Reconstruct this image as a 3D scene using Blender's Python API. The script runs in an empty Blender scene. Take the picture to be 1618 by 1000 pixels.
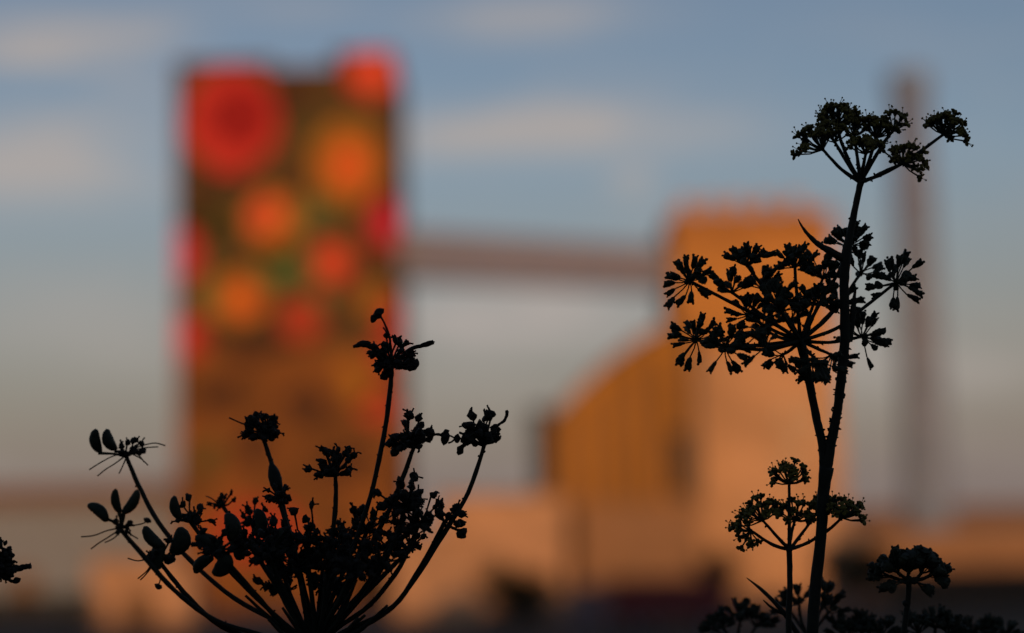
import bpy, math, random
from mathutils import Vector, Matrix, noise

S = bpy.context.scene
COL = S.collection
R = math.radians

# ------------------------------------------------------------------ camera
F = 3146.0                       # focal length in photo pixels (1618 wide, 70 mm on a 36 mm sensor)
CAM = Vector((0, 0, 1.45))
PITCH, ROLL = math.atan(380 / F), R(-1.3)
FOCUS = 0.80
cam_d = bpy.data.cameras.new('camera')
cam = bpy.data.objects.new('camera', cam_d)
COL.objects.link(cam)
cam_d.lens, cam_d.sensor_width = 70.0, 36.0
cam_d.clip_start, cam_d.clip_end = 0.05, 6000
cam_d.dof.use_dof = True
cam_d.dof.focus_distance = FOCUS
cam_d.dof.aperture_fstop = 3.95
ROT = Matrix.Rotation(R(90) + PITCH, 3, 'X') @ Matrix.Rotation(ROLL, 3, 'Z')
cam.matrix_world = Matrix.Translation(CAM) @ ROT.to_4x4()
S.camera = cam
RIGHT, UP, FWD = ROT @ Vector((1, 0, 0)), ROT @ Vector((0, 1, 0)), ROT @ Vector((0, 0, -1))

# ------------------------------------------------------------------ sun and sky
SUN_EL, SUN_AZ = R(4.6), R(172)
SUNV = Vector((math.sin(SUN_AZ) * math.cos(SUN_EL), math.cos(SUN_AZ) * math.cos(SUN_EL), math.sin(SUN_EL)))
sl = bpy.data.lights.new('sun', 'SUN')
sl.energy, sl.angle, sl.color = 2.6, R(0.5), (1.0, 0.45, 0.17)
so = bpy.data.objects.new('sun', sl)
so.rotation_euler = (-SUNV).to_track_quat('-Z', 'Y').to_euler()
so.location = (0, -60, 60)
COL.objects.link(so)

S.view_settings.view_transform = 'Standard'
S.view_settings.look = 'None'
S.view_settings.exposure = 0.0
S.view_settings.gamma = 1.0
S.cycles.use_denoising = True
S.cycles.max_bounces = 6

W = bpy.data.worlds.new('World')
S.world = W
W.use_nodes = True
wt = W.node_tree
for n in list(wt.nodes):
    wt.nodes.remove(n)


def N(t, kind, **kw):
    n = t.nodes.new(kind)
    for k, v in kw.items():
        setattr(n, k, v)
    return n


def math_node(t, op, a, b=None, c=None, clamp=False):
    n = t.nodes.new('ShaderNodeMath')
    n.operation, n.use_clamp = op, clamp
    for i, v in enumerate((a, b, c)):
        if v is None:
            continue
        if isinstance(v, (int, float)):
            n.inputs[i].default_value = v
        else:
            t.links.new(v, n.inputs[i])
    return n.outputs[0]


def mix_rgb(t, fac, a, b, mode='MIX'):
    n = t.nodes.new('ShaderNodeMix')
    n.data_type, n.blend_type = 'RGBA', mode
    for sock, v in ((n.inputs[0], fac), (n.inputs[6], a), (n.inputs[7], b)):
        if isinstance(v, (int, float)):
            sock.default_value = v
        elif isinstance(v, tuple):
            sock.default_value = (*v, 1) if len(v) == 3 else v
        else:
            t.links.new(v, sock)
    return n.outputs[2]


SKY_STRENGTH = 0.142
sky = N(wt, 'ShaderNodeTexSky', sky_type='NISHITA', sun_disc=False)
sky.sun_elevation, sky.sun_rotation = SUN_EL, SUN_AZ
sky.air_density, sky.dust_density, sky.ozone_density = 1.0, 0.6, 1.6
tc = N(wt, 'ShaderNodeTexCoord')
sep = N(wt, 'ShaderNodeSeparateXYZ')
wt.links.new(tc.outputs['Generated'], sep.inputs[0])
X, Y, Z = sep.outputs
ysafe = math_node(wt, 'MAXIMUM', Y, 0.05)
az = math_node(wt, 'DIVIDE', X, ysafe)          # world azimuth slope
el = math_node(wt, 'DIVIDE', Z, ysafe)          # world elevation slope
front = math_node(wt, 'GREATER_THAN', Y, 0.05)
cmb = N(wt, 'ShaderNodeCombineXYZ')
wt.links.new(math_node(wt, 'MULTIPLY', az, 9.0), cmb.inputs[0])
wt.links.new(math_node(wt, 'MULTIPLY', el, 34.0), cmb.inputs[1])
nz = N(wt, 'ShaderNodeTexNoise')
nz.inputs['Scale'].default_value = 1.0
nz.inputs['Detail'].default_value = 5.0
nz.inputs['Distortion'].default_value = 0.6
wt.links.new(cmb.outputs[0], nz.inputs['Vector'])
streak = math_node(wt, 'SUBTRACT', nz.outputs[0], 0.5)


def ray(px, py):
    return ROT @ Vector(((px - 809) / F, -(py - 500) / F, -1))


def slope(px, py):
    d = ray(px, py)
    return d.x / d.y, d.z / d.y


# drifting cirrus and cloud banks in the evening sky: centre, half width, half height, weight
CLOUDS = [((90, 66), 180, 52, 1.0), ((200, 70), 90, 64, 0.5), ((50, 250), 250, 72, 0.95), ((230, 225), 160, 36, 0.35),
          ((860, 206), 340, 44, 0.95), ((1000, 282), 42, 32, 0.55), ((850, 28), 190, 40, 0.6), ((1130, 200), 120, 26, 0.4), ((260, 150), 160, 26, 0.3), ((480, 8), 140, 20, 0.3),
          ((840, 500), 260, 62, 1.0), ((130, 500), 280, 90, 0.4), ((1500, 560), 260, 80, 0.5), ((700, 600), 200, 60, 0.3)]
tot = None
for (c, hw, hh, wgt) in CLOUDS:
    a0, e0 = slope(*c)
    da = math_node(wt, 'MULTIPLY', math_node(wt, 'SUBTRACT', az, a0), F / hw)
    de = math_node(wt, 'MULTIPLY', math_node(wt, 'SUBTRACT', el, e0), F / hh)
    r2 = math_node(wt, 'ADD', math_node(wt, 'MULTIPLY', da, da), math_node(wt, 'MULTIPLY', de, de))
    r2 = math_node(wt, 'MULTIPLY_ADD', streak, -3.4, r2)
    g = math_node(wt, 'EXPONENT', math_node(wt, 'MULTIPLY', math_node(wt, 'MAXIMUM', r2, 0.0), -1.1))
    g = math_node(wt, 'MULTIPLY', g, wgt)
    tot = g if tot is None else math_node(wt, 'MAXIMUM', tot, g)
wisps = math_node(wt, 'MULTIPLY', math_node(wt, 'MAXIMUM', streak, 0.0), 0.9)
tot = math_node(wt, 'MULTIPLY', math_node(wt, 'MAXIMUM', tot, wisps), front, clamp=True)
CLOUD_COL = (3.1, 2.72, 2.5)
LOW_COL = (1.52, 1.22, 1.15)
low = math_node(wt, 'MULTIPLY_ADD', el, -1 / 0.17, 0.205 / 0.17, clamp=True)     # veil of thin cloud low over the horizon
low = math_node(wt, 'MULTIPLY', low, 0.94)
skyc = mix_rgb(wt, 1.0, sky.outputs[0], (0.86, 0.765, 0.87), 'MULTIPLY')
skyc = mix_rgb(wt, low, skyc, LOW_COL)
skyc = mix_rgb(wt, math_node(wt, 'MULTIPLY', tot, 0.85), skyc, CLOUD_COL)
bg = N(wt, 'ShaderNodeBackground')
bg.inputs['Strength'].default_value = SKY_STRENGTH
wt.links.new(skyc, bg.inputs['Color'])
wo = N(wt, 'ShaderNodeOutputWorld')
wt.links.new(bg.outputs[0], wo.inputs[0])


# ------------------------------------------------------------------ helpers
def at(px, py, Yd):
    """world point seen at photo pixel (px, py) at ground distance Yd"""
    d = ray(px, py)
    return CAM + d * (Yd / d.y)


def material(name, col, col2=None, scale=1.0, rough=0.85, bump=0.0, stretch=(1, 1, 1), detail=4.0, spec=0.3, lo=0.35, hi=0.65):
    m = bpy.data.materials.new(name)
    m.use_nodes = True
    t = m.node_tree
    b = t.nodes['Principled BSDF']
    b.inputs['Roughness'].default_value = rough
    b.inputs['Specular IOR Level'].default_value = spec
    b.inputs['Base Color'].default_value = (*col, 1)
    if col2 is not None:
        co = N(t, 'ShaderNodeTexCoord')
        mp = N(t, 'ShaderNodeMapping')
        mp.inputs['Scale'].default_value = stretch
        t.links.new(co.outputs['Object'], mp.inputs[0])
        n = N(t, 'ShaderNodeTexNoise')
        n.inputs['Scale'].default_value = scale
        n.inputs['Detail'].default_value = detail
        t.links.new(mp.outputs[0], n.inputs['Vector'])
        rp = N(t, 'ShaderNodeMapRange')
        rp.inputs[1].default_value, rp.inputs[2].default_value = lo, hi
        t.links.new(n.outputs[0], rp.inputs[0])
        c = mix_rgb(t, rp.outputs[0], col, col2)
        t.links.new(c, b.inputs['Base Color'])
        if bump:
            bp = N(t, 'ShaderNodeBump')
            bp.inputs['Strength'].default_value = bump
            t.links.new(n.outputs[0], bp.inputs['Height'])
            t.links.new(bp.outputs[0], b.inputs['Normal'])
    return m


class MB:
    """collects shapes that become ONE mesh object"""
    def __init__(self):
        self.v, self.f, self.mi = [], [], []
        self.cur = 0

    def face(self, idx):
        self.f.append(tuple(idx))
        self.mi.append(self.cur)

    def box(self, x0, x1, y0, y1, z0, z1):
        b = len(self.v)
        self.v += [Vector(p) for p in ((x0, y0, z0), (x1, y0, z0), (x1, y1, z0), (x0, y1, z0),
                                       (x0, y0, z1), (x1, y0, z1), (x1, y1, z1), (x0, y1, z1))]
        for q in ((0, 3, 2, 1), (4, 5, 6, 7), (0, 1, 5, 4), (1, 2, 6, 5), (2, 3, 7, 6), (3, 0, 4, 7)):
            self.face([b + i for i in q])

    def prism(self, poly, y0, y1):
        """poly: (x, z) outline, counter-clockwise seen from -Y, extruded along Y"""
        b, n = len(self.v), len(poly)
        self.v += [Vector((x, y0, z)) for x, z in poly] + [Vector((x, y1, z)) for x, z in poly]
        self.face([b + i for i in range(n)])
        self.face([b + n + i for i in reversed(range(n))])
        for i in range(n):
            j = (i + 1) % n
            self.face((b + i, b + n + i, b + n + j, b + j))

    def tube(self, pts, rad, n=7, wob=0.0, rng=None, cap=True):
        pts = [Vector(p) for p in pts]
        if isinstance(rad, (int, float)):
            rad = [rad] * len(pts)
        b = len(self.v)
        ref = Vector((0.3, 1, 0.2)).normalized()
        for i, p in enumerate(pts):
            t = (pts[min(i + 1, len(pts) - 1)] - pts[max(i - 1, 0)])
            t = t.normalized() if t.length > 1e-9 else Vector((0, 0, 1))
            a = t.cross(ref)
            if a.length < 1e-3:
                a = t.cross(Vector((1, 0, 0)))
            a.normalize()
            c = t.cross(a)
            for k in range(n):
                th = 2 * math.pi * k / n
                r = rad[i] * (1 + (rng.uniform(-wob, wob) if rng else 0))
                self.v.append(p + (a * math.cos(th) + c * math.sin(th)) * r)
        for i in range(len(pts) - 1):
            for k in range(n):
                k2 = (k + 1) % n
                self.face((b + i * n + k, b + i * n + k2, b + (i + 1) * n + k2, b + (i + 1) * n + k))
        if cap:
            self.face([b + k for k in reversed(range(n))])
            e = b + (len(pts) - 1) * n
            self.face([e + k for k in range(n)])

    def blob(self, c, axis, L, rw, rd=None, rng=None, wob=0.15, rings=5, n=7, prof=None, top=.5):
        """closed lump along AXIS (length L, half width rw, half depth rd), surface jittered by wob"""
        axis = axis.normalized()
        rd = rd or rw
        a = axis.cross(Vector((0.2, 1, 0.1)))
        if a.length < 1e-3:
            a = axis.cross(Vector((1, 0, 0)))
        a.normalize()
        d = axis.cross(a)
        if rng:
            th0 = rng.uniform(0, 6.28)
            a, d = a * math.cos(th0) + d * math.sin(th0), d * math.cos(th0) - a * math.sin(th0)
        b = len(self.v)
        self.v.append(c - axis * L / 2)
        for i in range(1, rings):
            s = i / rings
            w = prof(s) if prof else math.sin(math.pi * s) ** 0.7
            for k in range(n):
                th = 2 * math.pi * k / n
                j = 1 + (rng.uniform(-wob, wob) if rng else 0)
                self.v.append(c + axis * (L * (s - 0.5)) + (a * math.cos(th) * rw + d * math.sin(th) * rd) * w * j)
        self.v.append(c + axis * L * top)
        e = len(self.v) - 1
        for k in range(n):
            k2 = (k + 1) % n
            self.face((b, b + 1 + k2, b + 1 + k))
            for i in range(rings - 2):
                q = b + 1 + i * n
                self.face((q + k, q + k2, q + n + k2, q + n + k))
            q = b + 1 + (rings - 2) * n
            self.face((q + k, q + k2, e))

    def build(self, name, mats, parent=None, smooth=False, loc=None):
        me = bpy.data.meshes.new(name)
        off = Vector(loc) if loc is not None else Vector((0, 0, 0))
        me.from_pydata([v - off for v in self.v], [], self.f)
        mats = mats if isinstance(mats, (list, tuple)) else [mats]
        for m in mats:
            me.materials.append(m)
        me.polygons.foreach_set('material_index', self.mi)
        me.polygons.foreach_set('use_smooth', [smooth] * len(self.f))
        me.update()
        o = bpy.data.objects.new(name, me)
        COL.objects.link(o)
        if parent is not None:
            o.parent = parent
            if loc is not None:
                p, par = off.copy(), parent
                while par is not None:
                    p -= par.location
                    par = par.parent
                o.location = p
        elif loc is not None:
            o.location = off
        return o


def tag(o, label=None, cat=None, group=None, kind=None):
    for k, v in (('label', label), ('category', cat), ('group', group), ('kind', kind)):
        if v:
            o[k] = v
    return o


def thing(name, loc, label, cat, group=None):
    o = bpy.data.objects.new(name, None)
    o.empty_display_size = 0.2
    o.location = loc
    COL.objects.link(o)
    return tag(o, label, cat, group)


def part(mb, name, mat, root, smooth=False):
    """part whose geometry was collected in world coordinates"""
    return mb.build(name, mat, root, smooth, loc=root_loc(root))


def root_loc(o):
    p = Vector((0, 0, 0))
    while o is not None:
        p += o.location
        o = o.parent
    return p


# ------------------------------------------------------------------ ground
GZ = -3.0           # level of the yard and the mill; the plants grow on a bank above it
SHADE_HILL = 11.2         # crest of an unseen slope added behind the viewer to shade plants and yard


def sstep(a, b, x):
    t = max(0.0, min(1.0, (x - a) / (b - a)))
    return t * t * (3 - 2 * t)


def ground_z(x, y):
    z = GZ * sstep(6, 32, y)
    z += (SHADE_HILL + 3.8 * sstep(16, 34, x)) * sstep(-1.2, -26, y) if y < -1.2 else 0.0  # added slope, crest raised on the right to lengthen its shade there
    if y < -10:
        z += 0.7 * noise.noise(Vector((x * 0.05, y * 0.05, 0)))
    return z


m_ground = material('ground_soil', (0.035, 0.028, 0.018), (0.06, 0.05, 0.032), scale=0.6, rough=0.95, bump=0.2)
xs = [-2500, -1200, -600, -350] + list(range(-240, 241, 8)) + [350, 600, 1200, 2500]
ys = [-2500, -800, -300, -120, -60, -40, -32, -28, -26, -24, -22, -20, -18, -16, -14, -12, -10, -8, -6, -4, -3, -2, -1.2, 0, 2, 4, 6,
      8, 10, 12, 14, 16, 18, 20, 22, 24, 26, 28, 30, 32, 40, 60, 100, 150, 200, 300, 500, 900, 1600, 3000, 5000]
g = MB()
for y in ys:
    for x in xs:
        g.v.append(Vector((x, y, ground_z(x, y))))
for j in range(len(ys) - 1):
    for i in range(len(xs) - 1):
        a = j * len(xs) + i
        g.face((a, a + 1, a + 1 + len(xs), a + len(xs)))
tag(g.build('ground', m_ground, smooth=True), kind='structure')

# pale concrete yard in front of the mill, a sheet lying on the ground
m_yard = material('yard_concrete', (0.10, 0.085, 0.07), (0.14, 0.12, 0.10), scale=0.3, rough=0.9)
g = MB()
g.v = [Vector(p) for p in ((-75, 150, GZ + .02), (75, 150, GZ + .02), (75, 240, GZ + .02), (-75, 240, GZ + .02))]
g.face((0, 1, 2, 3))
tag(g.build('yard', m_yard), kind='structure')

# ------------------------------------------------------------------ painted tower
m_tower = material('tower_brown_paint', (0.060, 0.043, 0.018), (0.105, 0.066, 0.024), scale=0.25, rough=0.9, stretch=(1, 1, .7))
m_tlow = material('tower_ochre_paint', (0.12, 0.058, 0.018), (0.215, 0.092, 0.024), scale=0.22, rough=0.9)
m_dark = material('dark_weathered_metal', (0.03, 0.032, 0.035), (0.05, 0.05, 0.052), scale=0.5, rough=0.6)
m_black = material('black_door_and_shade', (0.010, 0.012, 0.015), (0.02, 0.022, 0.025), scale=0.5, rough=0.7)  # loading door's black, also stands in for shade on the wing's end box
m_conc = material('pale_concrete', (0.30, 0.27, 0.24), (0.38, 0.34, 0.30), scale=0.3)
m_red = material('poppy_red_paint', (0.22, 0.006, 0.010), (0.40, 0.014, 0.016), scale=0.6, rough=0.8)
m_scar = material('scarlet_paint', (0.36, 0.020, 0.024), (0.52, 0.045, 0.032), scale=0.6, rough=0.8)
m_pink = material('crimson_pink_paint', (0.44, 0.012, 0.06), (0.56, 0.025, 0.09), scale=0.6, rough=0.8)
m_oran = material('orange_paint', (0.46, 0.11, 0.014), (0.62, 0.16, 0.022), scale=0.6, rough=0.8)
m_rust = material('rust_red_paint', (0.27, 0.03, 0.015), (0.36, 0.05, 0.02), scale=0.6, rough=0.8)
m_coral = material('coral_orange_paint', (0.60, 0.095, 0.035), (0.72, 0.13, 0.05), scale=0.6, rough=0.8)
m_crim = material('dark_crimson_paint', (0.13, 0.004, 0.008), (0.22, 0.007, 0.010), scale=0.6, rough=0.8)
m_brick = material('brick_red_paint', (0.34, 0.05, 0.025), (0.44, 0.075, 0.035), scale=0.6, rough=0.8)
m_gold = material('amber_paint', (0.27, 0.13, 0.014), (0.37, 0.175, 0.02), scale=0.6, rough=0.8)
m_green = material('leaf_green_paint', (0.075, 0.14, 0.045), (0.11, 0.19, 0.06), scale=0.6, rough=0.8)
m_olive = material('olive_paint', (0.055, 0.06, 0.016), (0.085, 0.085, 0.022), scale=0.6, rough=0.8)
m_umber = material('umber_paint', (0.045, 0.020, 0.010), (0.065, 0.03, 0.014), scale=0.6, rough=0.8)

TY = 190.0
t0, t1 = at(278, 300, TY), at(627, 300, TY)
tx0, tx1 = t0.x, t1.x
ztl, ztr, ztm = at(350, 96, TY).z, at(580, 80, TY).z, at(482, 106, TY).z
px = lambda u: at(u, 300, TY).x
tower = thing('painted_tower', ((tx0 + tx1) / 2, TY + 8, GZ), 'tall brown tower block covered with a mural of red and orange flowers', 'tower')
zseam = at(450, 545, TY).z
mb = MB(); mb.box(tx0, tx1, TY, TY + 17, zseam, ztm); part(mb, 'upper_wall', m_tower, tower)
mb = MB(); mb.box(tx0, tx1, TY, TY + 17, GZ, zseam); part(mb, 'lower_wall', m_tlow, tower)
mb = MB(); mb.box(tx0, px(432), TY + .003, TY + 16.9, ztm, ztl); part(mb, 'roof_house', m_tower, tower)
mb = MB(); mb.box(px(528), tx1, TY + .003, TY + 16.9, ztm, ztr); part(mb, 'roof_house', m_tower, tower)
mb = MB()
for k in range(9):
    zz = GZ + 5 + k * 2.9
    mb.box(tx1 + .0, tx1 + .06, TY + 3, TY + 5, zz, zz + 1.5)
part(mb, 'window', m_dark, tower)
rng = random.Random(4)


def roof_at(x):
    return ztl if x < px(432) else ztr if x > px(528) else ztm


def flower(px_, py_, rx, ry, mats, seed, name='painted_flower', lift=.05, petals=6, squeeze=(0, 0)):
    """mural flower: lobed outer petals, an inner ring, a centre; painted layers a few cm thick"""
    rg = random.Random(seed)
    c = at(px_, py_, TY)
    sx = rx / F * TY * 1.03
    sz = ry / F * TY * 1.03

    def disc(mb, k, dep, off, lob):
        th0 = rg.uniform(0, 6.28)
        poly = []
        for i in range(48):
            th = 2 * math.pi * i / 48
            r = k * (1 - lob + lob * abs(math.cos(petals * (th - th0) / 2)) ** .6) * (1 + .03 * math.sin(5 * th + seed))
            x = c.x + (off[0] + math.cos(th) * r) * sx
            z = c.z + (off[1] + math.sin(th) * r) * sz
            x = min(max(x, tx0), tx1)
            poly.append((x, min(z, roof_at(x) - .12)))
        mb.prism(poly, TY - dep, TY - dep + .045)
    mb = MB()
    disc(mb, 1.0, lift, (0, 0), .14)
    o = part(mb, name, mats[0], tower)
    mb = MB()
    disc(mb, .62, lift + .05, squeeze, .2)
    part(mb, 'inner_petals', mats[1], o)
    mb = MB()
    disc(mb, .22, lift + .10, squeeze, .1)
    part(mb, 'flower_centre', mats[2], o)
    return o


def leaf(px_, py_, L, w, ang, mat):
    c = at(px_, py_, TY)
    k = TY / F
    ca, sa = math.cos(R(ang)), math.sin(R(ang))
    poly = []
    for i in range(20):
        th = 2 * math.pi * i / 20
        a, b = math.cos(th) * L / 2, math.sin(th) * w / 2 * (1 - .35 * math.cos(th))
        x = c.x + (a * ca - b * sa) * k
        z = c.z + (a * sa + b * ca) * k
        poly.append((min(max(x, tx0), tx1), z))
    mb = MB()
    mb.prism(poly, TY - .04, TY - .004 - rng.uniform(0, .004))
    part(mb, 'painted_leaf', mat, tower)


for a in [(455, 420, 95, 60, 10, m_green), (500, 330, 70, 34, 70, m_green), (350, 335, 75, 40, 30, m_olive), (330, 385, 80, 46, 100, m_olive),
          (490, 200, 90, 30, 80, m_olive), (560, 185, 80, 30, 20, m_olive), (330, 470, 70, 34, 110, m_green), (560, 345, 80, 34, 150, m_olive),
          (425, 395, 60, 30, 120, m_green), (460, 150, 60, 60, 80, m_umber), (350, 290, 120, 34, 5, m_umber), (410, 545, 130, 40, 0, m_umber),
          (470, 455, 60, 24, 40, m_olive), (590, 470, 60, 40, 60, m_gold), (445, 385, 70, 50, 60, m_green), (510, 470, 50, 24, 70, m_green), (330, 350, 50, 26, 60, m_green), (500, 300, 40, 24, 100, m_green), (470, 300, 50, 30, 60, m_umber), (350, 620, 80, 40, 30, m_umber), (560, 600, 90, 40, 120, m_gold),
          (400, 700, 80, 40, 80, m_umber), (480, 640, 80, 50, 160, m_umber), (330, 720, 70, 40, 60, m_olive), (550, 730, 100, 40, 20, m_umber)]:
    leaf(*a)
flower(366, 190, 78, 88, (m_scar, m_red, m_crim), 1, petals=5, squeeze=(.18, .05))
flower(548, 256, 60, 70, (m_gold, m_oran, m_coral), 2, squeeze=(.05, -.1))
flower(588, 116, 46, 42, (m_scar, m_coral, m_coral), 3)
flower(431, 347, 48, 50, (m_gold, m_coral, m_scar), 5, squeeze=(-.22, .12))
flower(610, 352, 36, 46, (m_red, m_pink, m_pink), 6)
flower(525, 416, 38, 40, (m_rust, m_coral, m_scar), 7)
flower(378, 470, 46, 45, (m_gold, m_oran, m_coral), 8, squeeze=(.1, -.1))
flower(476, 504, 38, 36, (m_rust, m_brick, m_rust), 9)
flower(289, 402, 32, 46, (m_scar, m_pink, m_red), 10)
flower(294, 532, 36, 42, (m_rust, m_scar, m_pink), 11)
leaf(600, 640, 60, 60, 80, m_brick)
leaf(610, 560, 40, 60, 20, m_brick)
flower(622, 505, 24, 36, (m_rust, m_scar, m_pink), 13, lift=.06)
flower(405, 840, 76, 48, (m_rust, m_rust, m_brick), 12)

# ------------------------------------------------------------------ conveyor gallery between tower and mill
MY = 191.0
m_gal = material('gallery_grey_cladding', (0.14, 0.19, 0.33), (0.17, 0.22, 0.38), scale=0.4, rough=0.7, stretch=(4, 1, 1))
m_galr = material('gallery_dull_roof', (0.17, 0.21, 0.34), (0.20, 0.24, 0.38), scale=0.4, rough=0.7)
m_chim_glass = material('dull_blue_glass', (0.10, 0.14, 0.2), (0.13, 0.17, 0.24), scale=1.0, rough=0.4)
ga, gb = at(628, 368, TY + 3), at(1066, 396, TY + 3)
gc, gd = at(1066, 449, TY + 3), at(628, 430, TY + 3)
gal = thing('conveyor_bridge', ((ga.x + gb.x) / 2, TY + 7.5, ga.z), 'long grey enclosed conveyor bridge joining the painted tower and the mill', 'conveyor bridge')
mb = MB(); mb.prism([(gd.x, gd.z), (gc.x, gc.z), (gb.x, gb.z), (ga.x, ga.z)], TY + 3, TY + 6); part(mb, 'gallery', m_gal, gal)
mb = MB(); mb.prism([(ga.x, ga.z), (gb.x, gb.z), (gb.x, gb.z + .35), (ga.x, ga.z + .35)], TY + 2.8, TY + 6.2); part(mb, 'roof', m_galr, gal)
mb = MB(); mb.prism([(gd.x, gd.z - .45), (gc.x, gc.z - .45), (gc.x, gc.z), (gd.x, gd.z)], TY + 2.9, TY + 6.1); part(mb, 'truss', m_galr, gal)
for k in range(12):
    s = (k + .5) / 12
    x = ga.x + (gb.x - ga.x) * s
    z = ga.z + (gb.z - ga.z) * s - 1.6
    mb = MB(); mb.box(x - .6, x + .6, TY + 2.95, TY + 2.995, z - .45, z + .45); part(mb, 'window', m_chim_glass, gal)

# ------------------------------------------------------------------ mill
m_ochre = material('mill_ochre_render', (0.36, 0.195, 0.055), (0.50, 0.265, 0.075), scale=0.2, rough=0.9)
m_cream = material('mill_cream_render', (0.36, 0.25, 0.155), (0.52, 0.355, 0.22), scale=0.16, rough=0.9)
m_wing = material('mill_wing_brick', (0.22, 0.115, 0.022), (0.42, 0.215, 0.040), scale=0.30, rough=0.95, stretch=(2.2, 1, .25))
m_roof = material('mill_roof_sheet', (0.13, 0.085, 0.05), (0.17, 0.11, 0.06), scale=0.3, rough=0.8)
m_corn = material('mill_cornice', (0.30, 0.155, 0.05), (0.35, 0.18, 0.06), scale=0.4)
bx0, bx1 = at(1063, 420, MY).x, at(1318, 420, MY).x
bz = at(1190, 333, MY).z
bzm = at(1200, 545, MY).z
wy = MY - 6
mill = thing('grain_mill', ((bx0 + bx1) / 2, MY + 8, GZ), 'tall orange mill building with a lower wing under a sloping roof on its left', 'mill')
mb = MB(); mb.box(bx0, bx1, MY, MY + 18, bzm, bz - 2.6); part(mb, 'upper_wall', m_ochre, mill)
mb = MB(); mb.box(bx0, bx1, MY, MY + 18, GZ, bzm); part(mb, 'wall', m_cream, mill)
mb = MB(); mb.box(bx0 - .15, bx1 + .15, MY - .15, MY + 18.15, bz - 2.6, bz); part(mb, 'parapet', m_corn, mill)
for u in (1090, 1130, 1170, 1215, 1262):
    x = at(u, 330, MY).x
    mb = MB(); mb.box(x - .7, x + .7, MY + 2, MY + 4, bz, bz + 1.3); mb.box(x - .85, x + .85, MY + 1.9, MY + 4.1, bz + 1.3, bz + 1.6)
    part(mb, 'roof_vent', m_cream, mill)
wl, wr = at(874, 700, wy), at(1093, 700, wy)
zl, zr = at(874, 662, wy).z, at(1093, 505, wy).z
arc = [(wr.x + (wl.x - wr.x) * t, zr + (zl - zr) * t + 1.3 * math.sin(math.pi * t)) for t in [i / 12 for i in range(13)]]
mb = MB(); mb.prism([(wl.x, GZ), (wr.x, GZ)] + arc, wy, MY - .004); part(mb, 'wing_wall', m_wing, mill)
mb = MB(); mb.prism([(x, z + .003) for x, z in reversed(arc)] + [(x, z + .42) for x, z in arc], wy - .35, MY - .002); part(mb, 'wing_roof', m_roof, mill)
# near-black box painted for shade at the wing's left end, loading door, pilasters and windows
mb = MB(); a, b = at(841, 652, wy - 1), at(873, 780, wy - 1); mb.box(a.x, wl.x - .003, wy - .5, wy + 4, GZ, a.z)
mb.box(a.x - .3, wl.x - .004, wy - .7, wy + 4.2, a.z, a.z + .5); part(mb, 'painted_shade_box', m_black, mill)
a, b = at(1056, 682, wy), at(1086, 782, wy)
mb = MB(); mb.box(a.x, b.x, wy - .06, wy - .004, b.z, a.z); part(mb, 'loading_door', m_black, mill)
a = at(1088, 545, wy)
mb = MB(); mb.box(a.x - .3, a.x + .6, wy - .3, wy - .004, GZ, zr - .8); part(mb, 'dark_strip', m_dark, mill)  # dark upright strip near the wing's right end
for u in (900, 935, 970, 1005, 1040):
    x = at(u, 700, wy).x
    zt = zl + (zr - zl) * (x - wl.x) / (wr.x - wl.x) - .6
    mb = MB(); mb.box(x - .3, x + .3, wy - .22, wy - .004, GZ, zt); part(mb, 'pilaster', m_roof, mill)
m_win = material('dusty_window_glass', (0.10, 0.065, 0.045), (0.15, 0.09, 0.06), scale=1.5, rough=0.35)
for (u, v, w, h) in ((1245, 660, 1.5, 2.2), (1265, 700, 1.5, 2.2), (1245, 735, 1.5, 2.2), (1285, 660, 1.5, 2.2), (920, 640, .01, .01)):
    if w < .1:
        continue
    c = at(u, v, MY)
    mb = MB(); mb.box(c.x - w / 2, c.x + w / 2, MY - .05, MY - .004, c.z - h / 2, c.z + h / 2); f = part(mb, 'window', m_win, mill)
    mb = MB(); mb.box(c.x - w / 2 - .1, c.x + w / 2 + .1, MY - .2, MY - .003, c.z - h / 2 - .2, c.z - h / 2 - .003); part(mb, 'sill', m_cream, f)

# loading shed against the mill's foot
ly = 174.0
m_annex = material('annex_render', (0.22, 0.145, 0.085), (0.28, 0.18, 0.105), scale=0.3)
a, b = at(912, 802, ly), at(1108, 802, ly)
ann = thing('loading_shed', ((a.x + b.x) / 2, ly + 2, GZ), 'low tan loading shed along the foot of the mill wing', 'shed')
mb = MB(); mb.box(a.x, b.x, ly, wy - .5, GZ, a.z); part(mb, 'wall', m_annex, ann)
mb = MB(); mb.box(a.x - .3, b.x + .3, ly - .4, wy - .45, a.z, a.z + .4); part(mb, 'roof', m_annex, ann)
for u in (960, 1010, 1060):
    x = at(u, 860, ly).x
    mb = MB(); mb.box(x - 1, x + 1, ly - .05, ly - .004, GZ + .1, GZ + 2.7); part(mb, 'door', m_roof, ann)

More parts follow.
